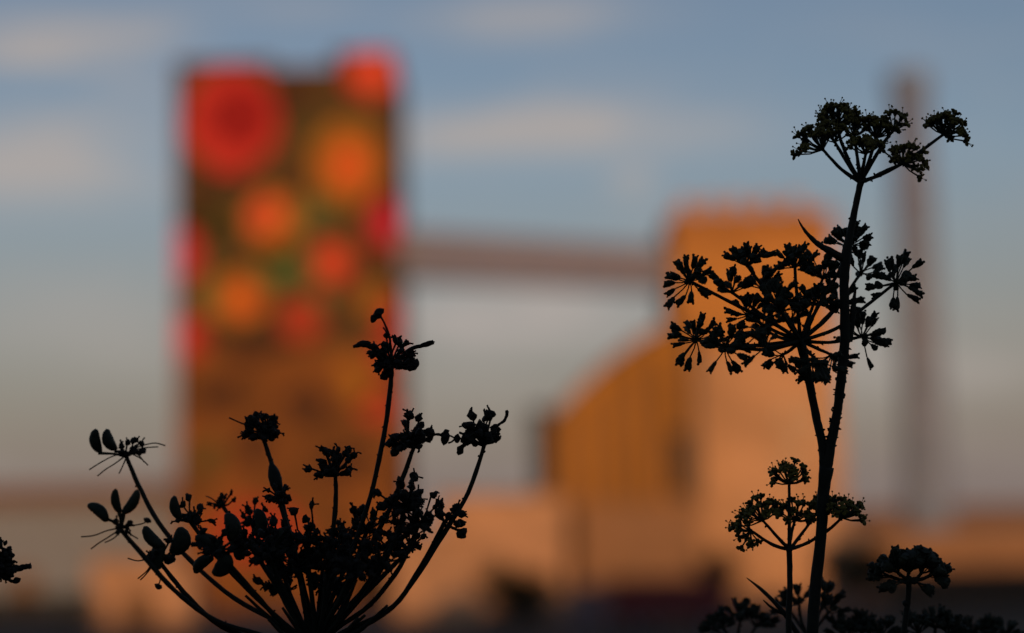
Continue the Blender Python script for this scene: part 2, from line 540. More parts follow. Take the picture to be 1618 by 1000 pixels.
# ------------------------------------------------------------------ chimney
CY = 200.0
m_chim = material('chimney_slate_blue', (0.165, 0.255, 0.41), (0.205, 0.30, 0.48), scale=0.2, rough=0.9)
cb, ct = at(1468, 830, CY), at(1436, 116, CY)
cx = at(1468, 830, CY).x
rb, rt = 37 / F * CY, 32 / F * CY
chim = thing('chimney', (cx, CY, GZ), 'tall slender tapering grey chimney standing alone right of the mill', 'chimney')
prof = [(GZ, rb * 1.12), (GZ + 6, rb * 1.04), (GZ + 14, rb), (ct.z * .5, (rb + rt) / 2), (ct.z - 2.2, rt)]
mb = MB(); mb.tube([(cx, CY, z) for z, r in prof], [r for z, r in prof], n=32); part(mb, 'shaft', m_chim, chim, True)
mb = MB(); mb.tube([(cx, CY, ct.z - 2.2), (cx, CY, ct.z - 1.8), (cx, CY, ct.z)], [rt * 1.03, rt * 1.1, rt * 1.06], n=32); part(mb, 'crown', m_chim, chim, True)
for s in (.25, .5, .75):
    z = GZ + (ct.z - GZ) * s
    r = rb + (rt - rb) * s + .08
    mb = MB(); mb.tube([(cx, CY, z - .25), (cx, CY, z + .25)], r, n=32); part(mb, 'band', m_galr, chim, True)


# ------------------------------------------------------------------ low buildings
def shed(name, label, cat, u0, u1, vtop, Yd, depth, wallm, roofm, roof_h=0.0, doors=(), vref=None, slant=0.0):
    a, b = at(u0, vtop, Yd), at(u1, vtop, Yd)
    z = (a.z + b.z) / 2
    o = thing(name, ((a.x + b.x) / 2, Yd + depth / 2, GZ), label, cat)
    zw = z - roof_h
    mb = MB(); mb.box(a.x, b.x, Yd, Yd + depth, GZ, zw); part(mb, 'wall', wallm, o)
    mb = MB()
    if roof_h > 0:
        bb = len(mb.v)
        d = .5
        mb.v += [Vector(p) for p in ((a.x - d, Yd - d, zw), (b.x + d, Yd - d, zw), (b.x + d, Yd + depth + d, zw), (a.x - d, Yd + depth + d, zw),
                                     (a.x - d, Yd + depth / 2, z), (b.x + d, Yd + depth / 2, z))]
        for q in ((0, 1, 5, 4), (2, 3, 4, 5), (0, 4, 3), (1, 2, 5), (0, 3, 2, 1)):
            mb.face(q)
    else:
        mb.box(a.x - .2, b.x + .2, Yd - .2, Yd + depth + .2, zw, zw + .3)
    part(mb, 'roof', roofm, o)
    for (u, w, h, kind) in doors:
        x = at(u, vtop + 40, Yd).x
        zb = GZ + .1 if kind == 'door' else GZ + 3.2
        mb = MB(); mb.box(x - w / 2, x + w / 2, Yd - .06, Yd - .004, zb, zb + h); part(mb, kind, m_roof if kind == 'door' else m_win, o)
    return o


m_sunw = material('shed_peach_render', (0.36, 0.245, 0.155), (0.50, 0.335, 0.21), scale=0.25)
m_tile = material('terracotta_sheet_roof', (0.20, 0.135, 0.09), (0.26, 0.17, 0.11), scale=0.5)
m_greyw = material('grey_cladding_wall', (0.17, 0.235, 0.32), (0.20, 0.27, 0.36), scale=0.3, stretch=(5, 1, 1))
m_mauve = material('mauve_cladding_wall', (0.20, 0.21, 0.24), (0.24, 0.25, 0.28), scale=0.3)
shed('warehouse', 'long grey warehouse with a tan sheet roof left of the tower', 'warehouse', -330, 286, 766, 232, 7, m_greyw, m_tile, 2.6,
     [(40, 3, 4, 'door'), (200, 2.4, 1.2, 'window')])
shed('garage', 'small sunlit peach garage in front of the long grey warehouse', 'garage', 142, 300, 888, 146, 6, m_sunw, m_tile, 0, [(220, 2.6, 2.5, 'door')])
shed('workshop', 'sunlit peach workshop between the painted tower and the mill', 'workshop', 690, 893, 786, 171, 9, m_sunw, m_tile, 0,
     [(850, 2.2, 2.8, 'door')])
shed('outbuilding', 'narrow sunlit peach outbuilding before the peach workshop, right of the wild carrot', 'outbuilding', 618, 756, 846, 150, 4.8, m_sunw, m_tile, 0,
     [(700, 1.4, 1.0, 'window')])
shed('depot', 'long mauve depot with a tan roof behind the grey chimney', 'depot', 1325, 1950, 794, 236, 7, m_mauve, m_tile, 2.4, [(1550, 3, 3.4, 'door')])
shed('storehouse', 'low sunlit tan storehouse in front of the long mauve depot', 'storehouse', 1375, 1800, 838, 176, 8, m_annex, m_tile, 0,
     [(1520, 2.4, 2.5, 'door'), (1590, 2.4, 2.5, 'door')])

# ------------------------------------------------------------------ trees, hedges, vehicles in the shaded yard
m_leafd = material('dark_tree_leaves', (0.022, 0.025, 0.012), (0.035, 0.036, 0.016), scale=1.0, rough=0.8)
m_bark = material('tree_bark', (0.03, 0.022, 0.016), (0.05, 0.036, 0.025), scale=3.0)


def crown_mesh(mb, c, rx, ry, rz, n, rng, size):
    cl = [(Vector((rng.uniform(-1, 1), rng.uniform(-1, 1), rng.uniform(-1, 1))), rng.uniform(.3, .55)) for _ in range(14)]
    cl = [(p.normalized() * rng.uniform(.1, .75), r) for p, r in cl]
    for _ in range(n):
        p, r = rng.choice(cl)
        q = p + Vector((rng.gauss(0, 1), rng.gauss(0, 1), rng.gauss(0, 1))) * r * .5
        q = Vector((c.x + q.x * rx, c.y + q.y * ry, c.z + q.z * rz))
        n1 = Vector((rng.gauss(0, 1), rng.gauss(0, 1), rng.gauss(0, 1))).normalized()
        n2 = n1.cross(Vector((rng.gauss(0, 1), rng.gauss(0, 1), rng.gauss(0, 1)))).normalized()
        s = size * rng.uniform(.6, 1.4)
        b = len(mb.v)
        mb.v += [q - n1 * s, q + n2 * s * .5, q + n1 * s, q - n2 * s * .5]
        mb.face((b, b + 1, b + 2, b + 3))


def tree(name, label, cat, u, vtop, w_px, Yd, seed, group=None):
    rng = random.Random(seed)
    top = at(u, vtop, Yd)
    base = Vector((top.x, Yd, GZ))
    hgt = top.z - GZ
    rx = w_px / 2 / F * Yd
    o = thing(name, base, label, cat, group)
    mb = MB()
    mb.tube([base, base + Vector((.1, 0, hgt * .3)), base + Vector((.0, .1, hgt * .7))], [.22, .17, .06], n=8, wob=.1, rng=rng)
    for k in range(5):
        th = k * 1.26 + rng.uniform(-.3, .3)
        s = base + Vector((.05, 0, hgt * rng.uniform(.2, .45)))
        mb.tube([s, s + Vector((math.cos(th) * rx * .4, math.sin(th) * rx * .4, hgt * .18)), s + Vector((math.cos(th) * rx * .7, math.sin(th) * rx * .7, hgt * .3))],
                [.08, .05, .02], n=6)
    part(mb, 'trunk', m_bark, o)
    mb = MB()
    crown_mesh(mb, base + Vector((0, 0, hgt * .56)), rx, rx, hgt * .46, 3200, rng, .17)
    part(mb, 'crown', m_leafd, o)
    return o


tree('bushy_tree', 'dark bushy tree in front of the peach workshop', 'tree', 812, 890, 140, 124, 1)
tree('bushy_tree', 'dark bushy tree between the mill and the chimney', 'tree', 1348, 846, 165, 128, 2)
tree('bushy_tree', 'small dark tree in front of the tan loading shed', 'tree', 1130, 868, 70, 130, 3)


def hedge(label, u0, u1, vtop, Yd, seed):
    rng = random.Random(seed)
    a, b = at(u0, vtop, Yd), at(u1, vtop, Yd)
    z = (a.z + b.z) / 2
    mb = MB()
    n = int((b.x - a.x) * (z - GZ) * 60)
    for _ in range(n):
        x = rng.uniform(a.x, b.x)
        top = GZ + (z - GZ) * (1 + .16 * noise.noise(Vector((x * .5, seed, 0))))
        zz = GZ + (top - GZ) * math.sqrt(rng.random())
        q = Vector((x, Yd + rng.gauss(0, .45), zz))
        n1 = Vector((rng.gauss(0, 1), rng.gauss(0, 1), rng.gauss(0, 1))).normalized()
        n2 = n1.cross(Vector((rng.gauss(0, 1), rng.gauss(0, 1), 1))).normalized()
        s = rng.uniform(.12, .26)
        c = len(mb.v)
        mb.v += [q - n1 * s, q + n2 * s * .5, q + n1 * s, q - n2 * s * .5]
        mb.face((c, c + 1, c + 2, c + 3))
    o = mb.build('hedge', m_leafd, loc=((a.x + b.x) / 2, Yd, GZ))
    tag(o, label, 'hedge')


m_maroon = material('maroon_paint', (0.10, 0.012, 0.022), (0.13, 0.018, 0.03), scale=1.0, rough=0.5)
m_violet = material('violet_grey_paint', (0.10, 0.08, 0.11), (0.13, 0.105, 0.14), scale=1.0, rough=0.5)
m_rubber = material('black_rubber', (0.015, 0.015, 0.015), (0.025, 0.025, 0.025), scale=5, rough=0.9)
m_brown = material('dark_brown_fence_boards', (0.045, 0.034, 0.026), (0.065, 0.05, 0.036), scale=0.8, stretch=(6, 1, 1))

hedge('low dark hedge at the lower left corner of the yard', -60, 150, 938, 138, 5)


def wheels(o, xs_, y, z, r):
    for x in xs_:
        for yy in (y, y + 2.1):
            mb = MB(); mb.tube([(x, yy, z + r), (x, yy + .3, z + r)], r, n=20); w = part(mb, 'wheel', m_rubber, o)
            mb = MB(); mb.tube([(x, yy - .03, z + r), (x, yy + .28, z + r)], r * .5, n=14); part(mb, 'rim', m_greyw, w)


# trailer with ribbed maroon sides
Yt = 112.0
a, b = at(962, 916, Yt), at(1150, 916, Yt)
o = thing('box_trailer', ((a.x + b.x) / 2, Yt + 1.2, GZ), 'dark maroon box trailer parked in shade before the mill', 'trailer')
mb = MB(); mb.box(a.x, b.x, Yt, Yt + 2.4, GZ + 1.0, a.z)
k = a.x + .3
while k < b.x - .2:
    mb.box(k, k + .08, Yt - .05, Yt - .003, GZ + 1.05, a.z - .05); k += .45
part(mb, 'body', m_maroon, o)
mb = MB(); mb.box(a.x + .2, b.x - .2, Yt + .3, Yt + 2.1, GZ + .7, GZ + .997); part(mb, 'chassis', m_dark, o)
wheels(o, (a.x + 1.0, a.x + 2.1, b.x - 1.0), Yt + .05, GZ, .45)
# van
a, b = at(893, 926, Yt), at(957, 926, Yt)
o = thing('delivery_van', ((a.x + b.x) / 2, Yt + 1, GZ), 'dark violet grey van parked behind the maroon trailer', 'van')
o['label'] = 'dark violet grey van parked left of the maroon trailer'
mb = MB(); L = b.x - a.x; h = a.z - GZ
mb.prism([(a.x, GZ + .4), (b.x, GZ + .4), (b.x, GZ + .5 * h), (b.x - .05, GZ + .55 * h), (b.x, a.z - .15), (b.x - .1, a.z), (a.x + .55, a.z), (a.x + .25, GZ + .55 * h), (a.x, GZ + .5 * h)], Yt, Yt + 2)
part(mb, 'body', m_violet, o)
mb = MB(); mb.prism([(a.x + .42, GZ + .57 * h), (a.x + 1.0, GZ + .57 * h), (a.x + 1.0, a.z - .25), (a.x + .62, a.z - .25)], Yt - .03, Yt - .003); part(mb, 'window', m_dark, o)
wheels(o, (a.x + .5, b.x - .5), Yt - .02, GZ, .36)
# board fence on the right
Yf = 142.0
a, b = at(1392, 902, Yf), at(1700, 890, Yf)
zt = (a.z + b.z) / 2
o = thing('board_fence', ((a.x + b.x) / 2, Yf, GZ), 'dark brown board fence at the lower right beyond the small umbels', 'fence')
mb = MB()
x = a.x
while x < b.x:
    mb.box(x, x + .19, Yf, Yf + .04, GZ, zt + .04 * math.sin(x * 7)); x += .2
part(mb, 'boards', m_brown, o)
x = a.x
while x < b.x:
    mb = MB(); mb.box(x, x + .14, Yf + .043, Yf + .18, GZ, zt + .1); part(mb, 'post', m_brown, o); x += 2.4

# ------------------------------------------------------------------ foreground plants
U = FOCUS / F                    # metres per photo pixel at the focus distance
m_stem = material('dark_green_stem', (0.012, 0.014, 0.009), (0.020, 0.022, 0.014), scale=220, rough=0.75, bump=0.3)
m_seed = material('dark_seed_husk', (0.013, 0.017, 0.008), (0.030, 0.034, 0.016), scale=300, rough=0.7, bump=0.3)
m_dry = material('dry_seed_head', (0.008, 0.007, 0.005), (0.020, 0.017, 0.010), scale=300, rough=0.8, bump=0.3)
m_bloom = material('olive_yellow_bloom', (0.075, 0.062, 0.008), (0.14, 0.11, 0.012), scale=300, rough=0.7)


def P(px_, py_, w=0.0):
    """plant point: photo pixel and depth (in pixel units) behind the focus distance"""
    return CAM + ray(px_, py_) * (FOCUS + w * U)


def D(a, e, dep=0.0):
    """direction in the plant's frame: angle a (90 = up), and a depth part"""
    return (RIGHT * math.cos(R(a)) + UP * math.sin(R(a)) + FWD * dep)


def smooth_path(pts, k=5):
    """Catmull-Rom through pts (tuples px, py, w, radius px)"""
    out = []
    n = len(pts)
    for i in range(n - 1):
        p0, p1, p2, p3 = pts[max(i - 1, 0)], pts[i], pts[i + 1], pts[min(i + 2, n - 1)]
        for j in range(k):
            t = j / k
            out.append(tuple(.5 * ((2 * b) + (-a + c) * t + (2 * a - 5 * b + 4 * c - d) * t * t + (-a + 3 * b - 3 * c + d) * t ** 3)
                             for a, b, c, d in zip(p0, p1, p2, p3)))
    out.append(tuple(pts[-1]))
    return out


def stalk(mb, pts, rng, n=8, wob=.08, k=5):
    sp = smooth_path(pts, k)
    mb.tube([P(p[0], p[1], p[2]) for p in sp], [max(p[3], .4) * U for p in sp], n=n, wob=wob, rng=rng)


def to_ground(pts, root):
    """extend a stem from its lowest listed point down to the bank"""
    x, y, w, r = pts[0]
    return pts


def cone_dir(rng, ang, spread, flat=.8, bias=1.0):
    """random direction within SPREAD degrees of the screen angle ANG, in 3-D"""
    ax = D(ang, 0)
    side = D(ang - 90, 0)
    th = R(spread) * (rng.random() ** (.5 * bias))
    ph = rng.uniform(0, 2 * math.pi)
    return (ax * math.cos(th) + side * math.sin(th) * math.cos(ph) + FWD * math.sin(th) * math.sin(ph) * flat).normalized()


def fan_dirs(rng, n, ang, spread):
    """n directions spread evenly over a cone"""
    ax, side = D(ang, 0), D(ang - 90, 0)
    ds = []
    g = math.pi * (3 - math.sqrt(5))
    for i in range(n):
        c = 1 - (1 - math.cos(R(spread))) * (i + .5) / n
        th = math.acos(c) + R(rng.uniform(-7, 7))
        ph = i * g + rng.uniform(-.35, .35)
        ds.append((ax * math.cos(th) + side * math.sin(th) * math.cos(ph) + FWD * math.sin(th) * math.sin(ph)).normalized())
    return ds


CLUB = lambda s: [0.3, .5, .68, .82, .93, 1.0, .92][min(6, int(s * 7 + .01))]


def seed_umbellet(mb, node, ang, n, L, spread, rng, fr=(21, 5.6), droop=0, hang=()):
    """pedicels carrying club-shaped fruits with two knobs on top"""
    n, L = int(n * 1.22), L * 1.0
    jobs = [(d, L * rng.uniform(.55, 1.12)) for d in fan_dirs(rng, n, ang, spread + 4)]
    jobs += [(D(a, 0, rng.uniform(-.3, .3)).normalized(), l) for a, l in ((a + rng.uniform(-6, 6), l * rng.uniform(.6, .95)) for a, l in hang)]
    for d, l in jobs:
        if rng.random() < .12:
            l *= 1.3
        mid = node + d * l * .5 * U + UP * rng.uniform(-.06, .06) * l * U
        d2 = (d + UP * .3 * rng.uniform(-.6, 1) + (RIGHT * rng.uniform(-.3, .3) + FWD * rng.uniform(-.3, .3)) - UP * droop).normalized()
        end = mid + d2 * l * .5 * U
        mb.tube([node, mid, end], [1.5 * U, 1.1 * U, 1.2 * U], n=5)
        fl, fw = fr[0] * rng.uniform(.85, 1.25), fr[1] * rng.uniform(.85, 1.3)
        ax = (d2 + Vector((rng.uniform(-.3, .3), rng.uniform(-.3, .3), rng.uniform(-.3, .3)))).normalized()
        c = end + ax * fl * .46 * U
        mb.blob(c, ax, fl * U, fw * U, fw * .8 * U, rng, .22, rings=7, n=8, prof=CLUB, top=.43)
        tip = end + ax * fl * .84 * U
        s = ax.cross(FWD)
        if s.length < .2:
            s = RIGHT
        s = s.normalized()
        for q in (-1, 1):
            if rng.random() < .85:
                mb.blob(tip + s * q * fw * .55 * U + ax * rng.uniform(0, 2.4) * U, ax + s * q * .6, rng.uniform(4.5, 7.5) * U, rng.uniform(1.6, 2.6) * U, None, rng, .25, rings=4, n=6)


def bloom_umbellet(mb, node, ang, n, L, spread, rng, fs=8.0, stamen=.22):
    """pedicels ending in small open flowers: ovary, curled petals, stamens with round anthers"""
    n, L = int(n * 1.35), L * 1.15
    for d in fan_dirs(rng, n, ang, spread + 4):
        l = L * rng.uniform(.7, 1.15)
        mid = node + d * l * .5 * U
        d2 = (d + UP * .3).normalized()
        end = mid + d2 * l * .5 * U
        mb.cur = 0
        mb.tube([node, mid, end], [1.7 * U, 1.2 * U, 1.5 * U], n=5)
        mb.blob(end + d2 * 2 * U, d2, 9 * U, 3.6 * U, None, rng, .2, rings=5, n=7)
        mb.cur = 1
        top = end + d2 * 5 * U
        s1 = d2.cross(FWD)
        s1 = s1.normalized() if s1.length > .1 else RIGHT.copy()
        s2 = d2.cross(s1)
        for k in range(5):
            th = k * 1.2566 + rng.uniform(-.3, .3)
            r = s1 * math.cos(th) + s2 * math.sin(th)
            mb.blob(top + r * fs * .62 * U + d2 * rng.uniform(-1, 2) * U, r + d2 * rng.uniform(-.2, .7), fs * rng.uniform(.9, 1.3) * U, fs * .42 * U, fs * .3 * U, rng, .25, rings=4, n=6)
            if rng.random() < stamen:
                e = top + (r * .75 + d2 * rng.uniform(.8, 1.5)).normalized() * fs * rng.uniform(1.1, 1.9) * U
                mb.tube([top + r * 1.5 * U, e], [.45 * U, .4 * U], n=4)
                mb.blob(e, d2, 3.4 * U, 1.6 * U, None, rng, .1, rings=4, n=6)
        mb.cur = 0


def dry_umbellet(mb, node, ang, n, L, spread, rng, lump=8.0, hairs=0):
    """shrivelled seed head: crooked pedicels, crumpled husks, curled flakes"""
    n, L, lump = int(n * 1.25), L * 1.2, lump * 1.2
    for d in fan_dirs(rng, n, ang, spread + 14):
        l = L * rng.uniform(.3, 1.1) * (.62 + .72 * max(0.0, d.dot(D(ang, 0))))
        k = Vector((rng.uniform(-1, 1), rng.uniform(-1, 1), rng.uniform(-1, 1))) * l * .14
        mid = node + (d * l * .55 + k) * U
        end = node + (d * l + k * .4) * U
        mb.tube([node, mid, end], [2.0 * U, 1.4 * U, 1.7 * U], n=5, wob=.2, rng=rng)
        ax = (d + Vector((rng.uniform(-.5, .5), rng.uniform(-.5, .5), rng.uniform(-.5, .5)))).normalized()
        for q in range(rng.choice((1, 2, 2))):
            ll = lump * rng.uniform(.9, 1.75)
            off = Vector((rng.uniform(-1, 1), rng.uniform(-1, 1), rng.uniform(-1, 1))) * lump * .35 * q
            mb.blob(end + (ax * ll * .3 + off) * U, ax + off * .05, ll * U, lump * rng.uniform(.42, .68) * U, lump * rng.uniform(.3, .5) * U, rng, .3, rings=5, n=7)
        for q in range(2):
            a2 = (ax + Vector((rng.uniform(-1, 1), rng.uniform(-1, 1), rng.uniform(-1, 1)))).normalized()
            s = end + ax * lump * .5 * U
            m2 = s + a2 * lump * .6 * U
            e2 = m2 + (a2 + UP * rng.uniform(-.8, .5)).normalized() * lump * rng.uniform(.2, .6) * U
            mb.tube([s, m2, e2], [1.8 * U, 1.3 * U, 1.6 * U], n=5, wob=.3, rng=rng)


def bean(mb, px_, py_, w, L, wd, ang, rng):
    """oval ribbed fruit"""
    ax = D(ang, 0, rng.uniform(-.2, .2))
    pr = lambda s: max(0.0, math.sin(math.pi * s)) ** .42
    b0 = len(mb.v)
    mb.blob(P(px_, py_, w), ax, L * U, wd / 2 * U, wd * .4 * U, rng, .04, rings=14, n=12, prof=pr)
    side = ax.cross(FWD).normalized() * rng.choice((-1, 1)) * wd * .22 * U
    for i in range(b0, len(mb.v)):          # curve it like a cashew
        t = (mb.v[i] - P(px_, py_, w)).dot(ax) / (L * .5 * U)
        mb.v[i] = mb.v[i] + side * (t * t - .4)


def hair(mb, px0, py0, pts, w, rng, r=.9):
    p = [(px0, py0, w, r * 1.3)] + [(x, y, w + rng.uniform(-8, 8), r) for x, y in pts]
    sp = smooth_path(p, 4)
    mb.tube([P(q[0], q[1], q[2]) for q in sp], [q[3] * U for q in sp], n=5)


def plant_root(name, px_, w, label, cat, group=None):
    q = P(px_, 1010, w)
    return thing(name, (q.x, q.y, ground_z(q.x, q.y)), label, cat, group)


def stem_to_ground(mb, px_, py_, w, r, root, rng):
    top = P(px_, py_, w)
    base = root_loc(root)
    pts, rad = [], []
    for i in range(15):
        s = i / 14
        p = base.lerp(top, s)
        b = math.sin(math.pi * s)
        p = p + Vector((.02 * b * math.sin(3 * s), .03 * b, 0))
        pts.append(p)
        rad.append((r * 1.25 * (1 - s) + r * s) * U)
    mb.tube(pts, rad, n=10, wob=.03, rng=rng)


def umbel(root, hub, w, rays, kind, seed, mat, ray_mat, rr=(3.3, 2.2), label=None, hub_r=6):
    """part umbel (rays meeting in a hub) with a sub-part umbellet at the end of every ray
    rays: (node px, py, w, angle, n, L, spread, [ctrl points], opts)"""
    rng = random.Random(seed)
    mb = MB()
    mb.blob(P(hub[0], hub[1], w), UP, hub_r * 2.4 * U, hub_r * U, None, rng, .12, rings=6, n=8)
    for ry in rays:
        ctrl = ry[7] if len(ry) > 7 and ry[7] else [((hub[0] + ry[0]) / 2 + rng.uniform(-3, 3), (hub[1] + ry[1]) / 2 + 3, (w + ry[2]) / 2)]
        pts = [(hub[0], hub[1], w, rr[0])] + [(*c, (rr[0] + rr[1]) / 2) for c in ctrl] + [(ry[0], ry[1], ry[2], rr[1])]
        stalk(mb, pts, rng, n=7, wob=.13)
        path = smooth_path(pts, 6)
        for q in path[2:-1]:
            if rng.random() < .45:
                sd = rng.choice((-1, 1))
                mb.blob(P(q[0] + sd * q[3] * .8, q[1] + rng.uniform(-3, 3), q[2]), D(rng.uniform(0, 180), 0), rng.uniform(3.5, 7) * U, rng.uniform(1, 1.9) * U, None, rng, .35, rings=4, n=5)
    u = part(mb, 'umbel', ray_mat, root, True)
    if label:
        u['label'] = label
    for i, ry in enumerate(rays):
        rg = random.Random(seed * 100 + i)
        m2 = MB()
        node = P(ry[0], ry[1], ry[2])
        m2.blob(node, UP, 7 * U, 3.4 * U, None, rg, .1, rings=4, n=6)
        opt = ry[8] if len(ry) > 8 else {}
        if kind == 'seed':
            seed_umbellet(m2, node, ry[3], ry[4], ry[5], ry[6], rg, **opt)
            part(m2, 'umbellet', m_seed, u, False)
        elif kind == 'bloom':
            bloom_umbellet(m2, node, ry[3], ry[4], ry[5], ry[6], rg, **opt)
            part(m2, 'umbellet', [m_seed, m_bloom], u, False)
        else:
            dry_umbellet(m2, node, ry[3], ry[4], ry[5], ry[6], rg, **opt)
            part(m2, 'umbellet', m_dry, u, False)
    return u


# ---- tall branching plant on the right
rng = random.Random(21)
pr = plant_root('fennel_plant', 1284, 0, 'tall branching fennel on the right with three umbels one above the other', 'fennel')
mb = MB()
stem_to_ground(mb, 1283, 1010, 0, 10, pr, rng)
stalk(mb, [(1283, 1012, 0, 10), (1288, 930, 0, 9.2), (1297, 850, 0, 9), (1301, 780, 0, 9.5), (1306, 738, 0, 11.5)], rng, n=12, wob=.05)
stalk(mb, [(1306, 745, 0, 8), (1312, 705, 0, 8.2), (1322, 655, 0, 7.5), (1329, 600, 0, 7.6), (1335, 530, -3, 8), (1334, 450, -4, 7.4), (1337, 405, -4, 8), (1344, 365, -2, 6), (1354, 315, 0, 5), (1360, 288, 0, 5.2)], rng, n=11, wob=.08)
stalk(mb, [(1303, 742, 2, 8), (1300, 705, 4, 7.4), (1291, 665, 5, 6.6), (1281, 615, 5, 6.8), (1271, 565, 5, 7.4), (1265, 542, 5, 7.8)], rng, n=11, wob=.06)
right_branch = smooth_path([(1312, 705, 0, 8.2), (1322, 655, 0, 7.5), (1329, 600, 0, 7.6), (1335, 530, -3, 8), (1334, 450, -4, 7.4), (1337, 405, -4, 8), (1344, 365, -2, 6), (1354, 315, 0, 5)], 12)
left_branch = smooth_path([(1303, 742, 2, 8), (1300, 705, 4, 7.4), (1291, 665, 5, 6.6), (1281, 615, 5, 6.8)], 8)
for i in range(64):     # bits and flakes clinging to the stem
    q = rng.choice(right_branch[:40] if i < 40 else (right_branch if i < 56 else left_branch))
    sd = rng.choice((-1, 1))
    mb.blob(P(q[0] + sd * q[3] * rng.uniform(.75, 1.05), q[1] + rng.uniform(-4, 4), q[2] + rng.uniform(-3, 3)), D(rng.choice((70, 110, 20, 160)), 0),
            rng.uniform(4, 11) * U, rng.uniform(1.3, 2.6) * U, None, rng, .35, rings=4, n=5)
stalk(mb, [(1247, 1060, 10, 5), (1246, 985, 8, 4.8), (1248, 920, 8, 4.5), (1247, 868, 8, 4.6)], rng, n=8)
stalk(mb, [(1283, 1120, 0, 7), (1262, 1080, 6, 6), (1247, 1055, 10, 5)], rng, n=8)
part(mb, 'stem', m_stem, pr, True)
mb = MB()
stalk(mb, [(1333, 410, -4, 6.5), (1318, 400, -6, 6.2), (1303, 392, -7, 5), (1288, 382, -8, 4.2), (1273, 366, -8, 2.6), (1265, 354, -8, 1.6), (1261, 346, -8, .8)], rng, n=8, wob=.12)
part(mb, 'leaf_sheath', m_stem, pr, True)
mb = MB()
stalk(mb, [(1342, 540, 3, 5), (1347, 500, 3, 5), (1350, 470, 3, 3), (1352, 452, 3, 1)], rng, n=8, wob=.12)
part(mb, 'leaf_sheath', m_stem, pr, True)
mb = MB()
stalk(mb, [(1268, 1015, 14, 5), (1240, 970, 14, 4.2), (1208, 936, 14, 3), (1180, 913, 14, .8)], rng, n=7, wob=.1)
stalk(mb, [(1240, 970, 14, 3), (1222, 962, 16, 2.5), (1206, 948, 16, 1)], rng, n=7, wob=.1)
part(mb, 'leaf_sheath', m_stem, pr, True)

umbel(pr, (1360, 288), 0, [
    (1300, 236, -10, 132, 19, 33, 72, [(1330, 268, -6)]),
    (1319, 224, 10, 95, 8, 18, 70, [(1342, 262, 5)]),
    (1322, 196, 40, 92, 18, 26, 80, [(1345, 262, 12), (1330, 226, 28)]),
    (1350, 215, 50, 80, 10, 24, 70, [(1356, 258, 20)]),
    (1368, 243, -20, 92, 12, 22, 75, [(1363, 268, -6)]),
    (1384, 218, 25, 75, 13, 26, 62, [(1372, 258, 10)]),
    (1412, 205, 30, 60, 5, 20, 50, [(1376, 260, 10), (1396, 226, 20)]),
    (1426, 258, -30, 60, 17, 26, 100, [(1374, 283, -8), (1396, 272, -18)]),
    (1491, 212, -10, 66, 20, 27, 90, [(1396, 274, -6), (1440, 249, -8)]),
], 'bloom', 31, m_bloom, m_stem, (3.6, 2.4), 'open yellowish flower umbel at the top')
umbel(pr, (1265, 538), 5, [
    (1090, 444, -40, 100, 17, 22, 88, [(1220, 510, -8), (1150, 475, -25)], {'hang': ((232, 46), (215, 34), (252, 26), (288, 24), (322, 20))}),
    (1181, 420, 10, 92, 17, 20, 78, [(1245, 505, 6), (1212, 462, 8)]),
    (1256, 422, -30, 92, 15, 20, 80, [(1260, 480, -15)]),
    (1157, 462, 40, 95, 13, 24, 85, [(1215, 505, 20)]),
    (1100, 537, 10, 95, 16, 24, 100, [(1200, 545, 6), (1145, 546, 8)], {'hang': ((222, 34), (240, 40), (258, 26), (290, 26))}),
    (1146, 549, -45, 75, 17, 24, 105, [(1215, 552, -20)], {'hang': ((268, 34), (300, 26), (238, 28))}),
    (1207, 458, 60, 85, 14, 22, 85, [(1240, 500, 35)]),
    (1416, 446, 20, 90, 19, 30, 112, [(1320, 520, 10), (1370, 482, 16)], {'fr': (21, 5.8), 'hang': ((255, 36), (283, 26), (308, 30), (330, 38))}),
    (1362, 532, 50, 75, 16, 28, 108, [(1310, 541, 30)], {'hang': ((288, 44), (320, 26), (345, 30))}),
    (1287, 566, -50, 262, 15, 26, 88, [(1274, 552, -25)], {'hang': ((292, 34), (315, 30))}),
    (1342, 388, 40, 92, 16, 22, 84, [(1295, 480, 20), (1325, 430, 36)]),
    (1360, 432, 55, 60, 11, 24, 85, [(1310, 500, 30)]),
    (1300, 440, 60, 90, 14, 24, 88, [(1282, 490, 35)]),
    (1235, 492, -50, 100, 15, 24, 95, [(1252, 520, -22)]),
    (1292, 482, 30, 85, 14, 24, 95, [(1280, 512, 18)]),
    (1205, 520, 70, 120, 13, 22, 100, [(1235, 534, 40)]),
    (1325, 480, 70, 70, 12, 24, 95, [(1295, 512, 40)]),
    (1313, 560, 60, 290, 8, 22, 80, [(1290, 550, 30)]),
    (1225, 476, -70, 95, 12, 22, 100, [(1245, 510, -40)]),
    (1182, 498, 30, 110, 11, 22, 100, [(1222, 522, 15)]),
    (1250, 505, 80, 90, 12, 22, 110, [(1256, 520, 50)]),
    (1210, 548, -70, 150, 8, 20, 100, [(1238, 545, -40)]),
    (1237, 560, 30, 240, 8, 20, 70, [(1250, 552, 15)]),
], 'seed', 32, m_seed, m_stem, (3.4, 2.4), 'dark umbel gone to seed at half height')
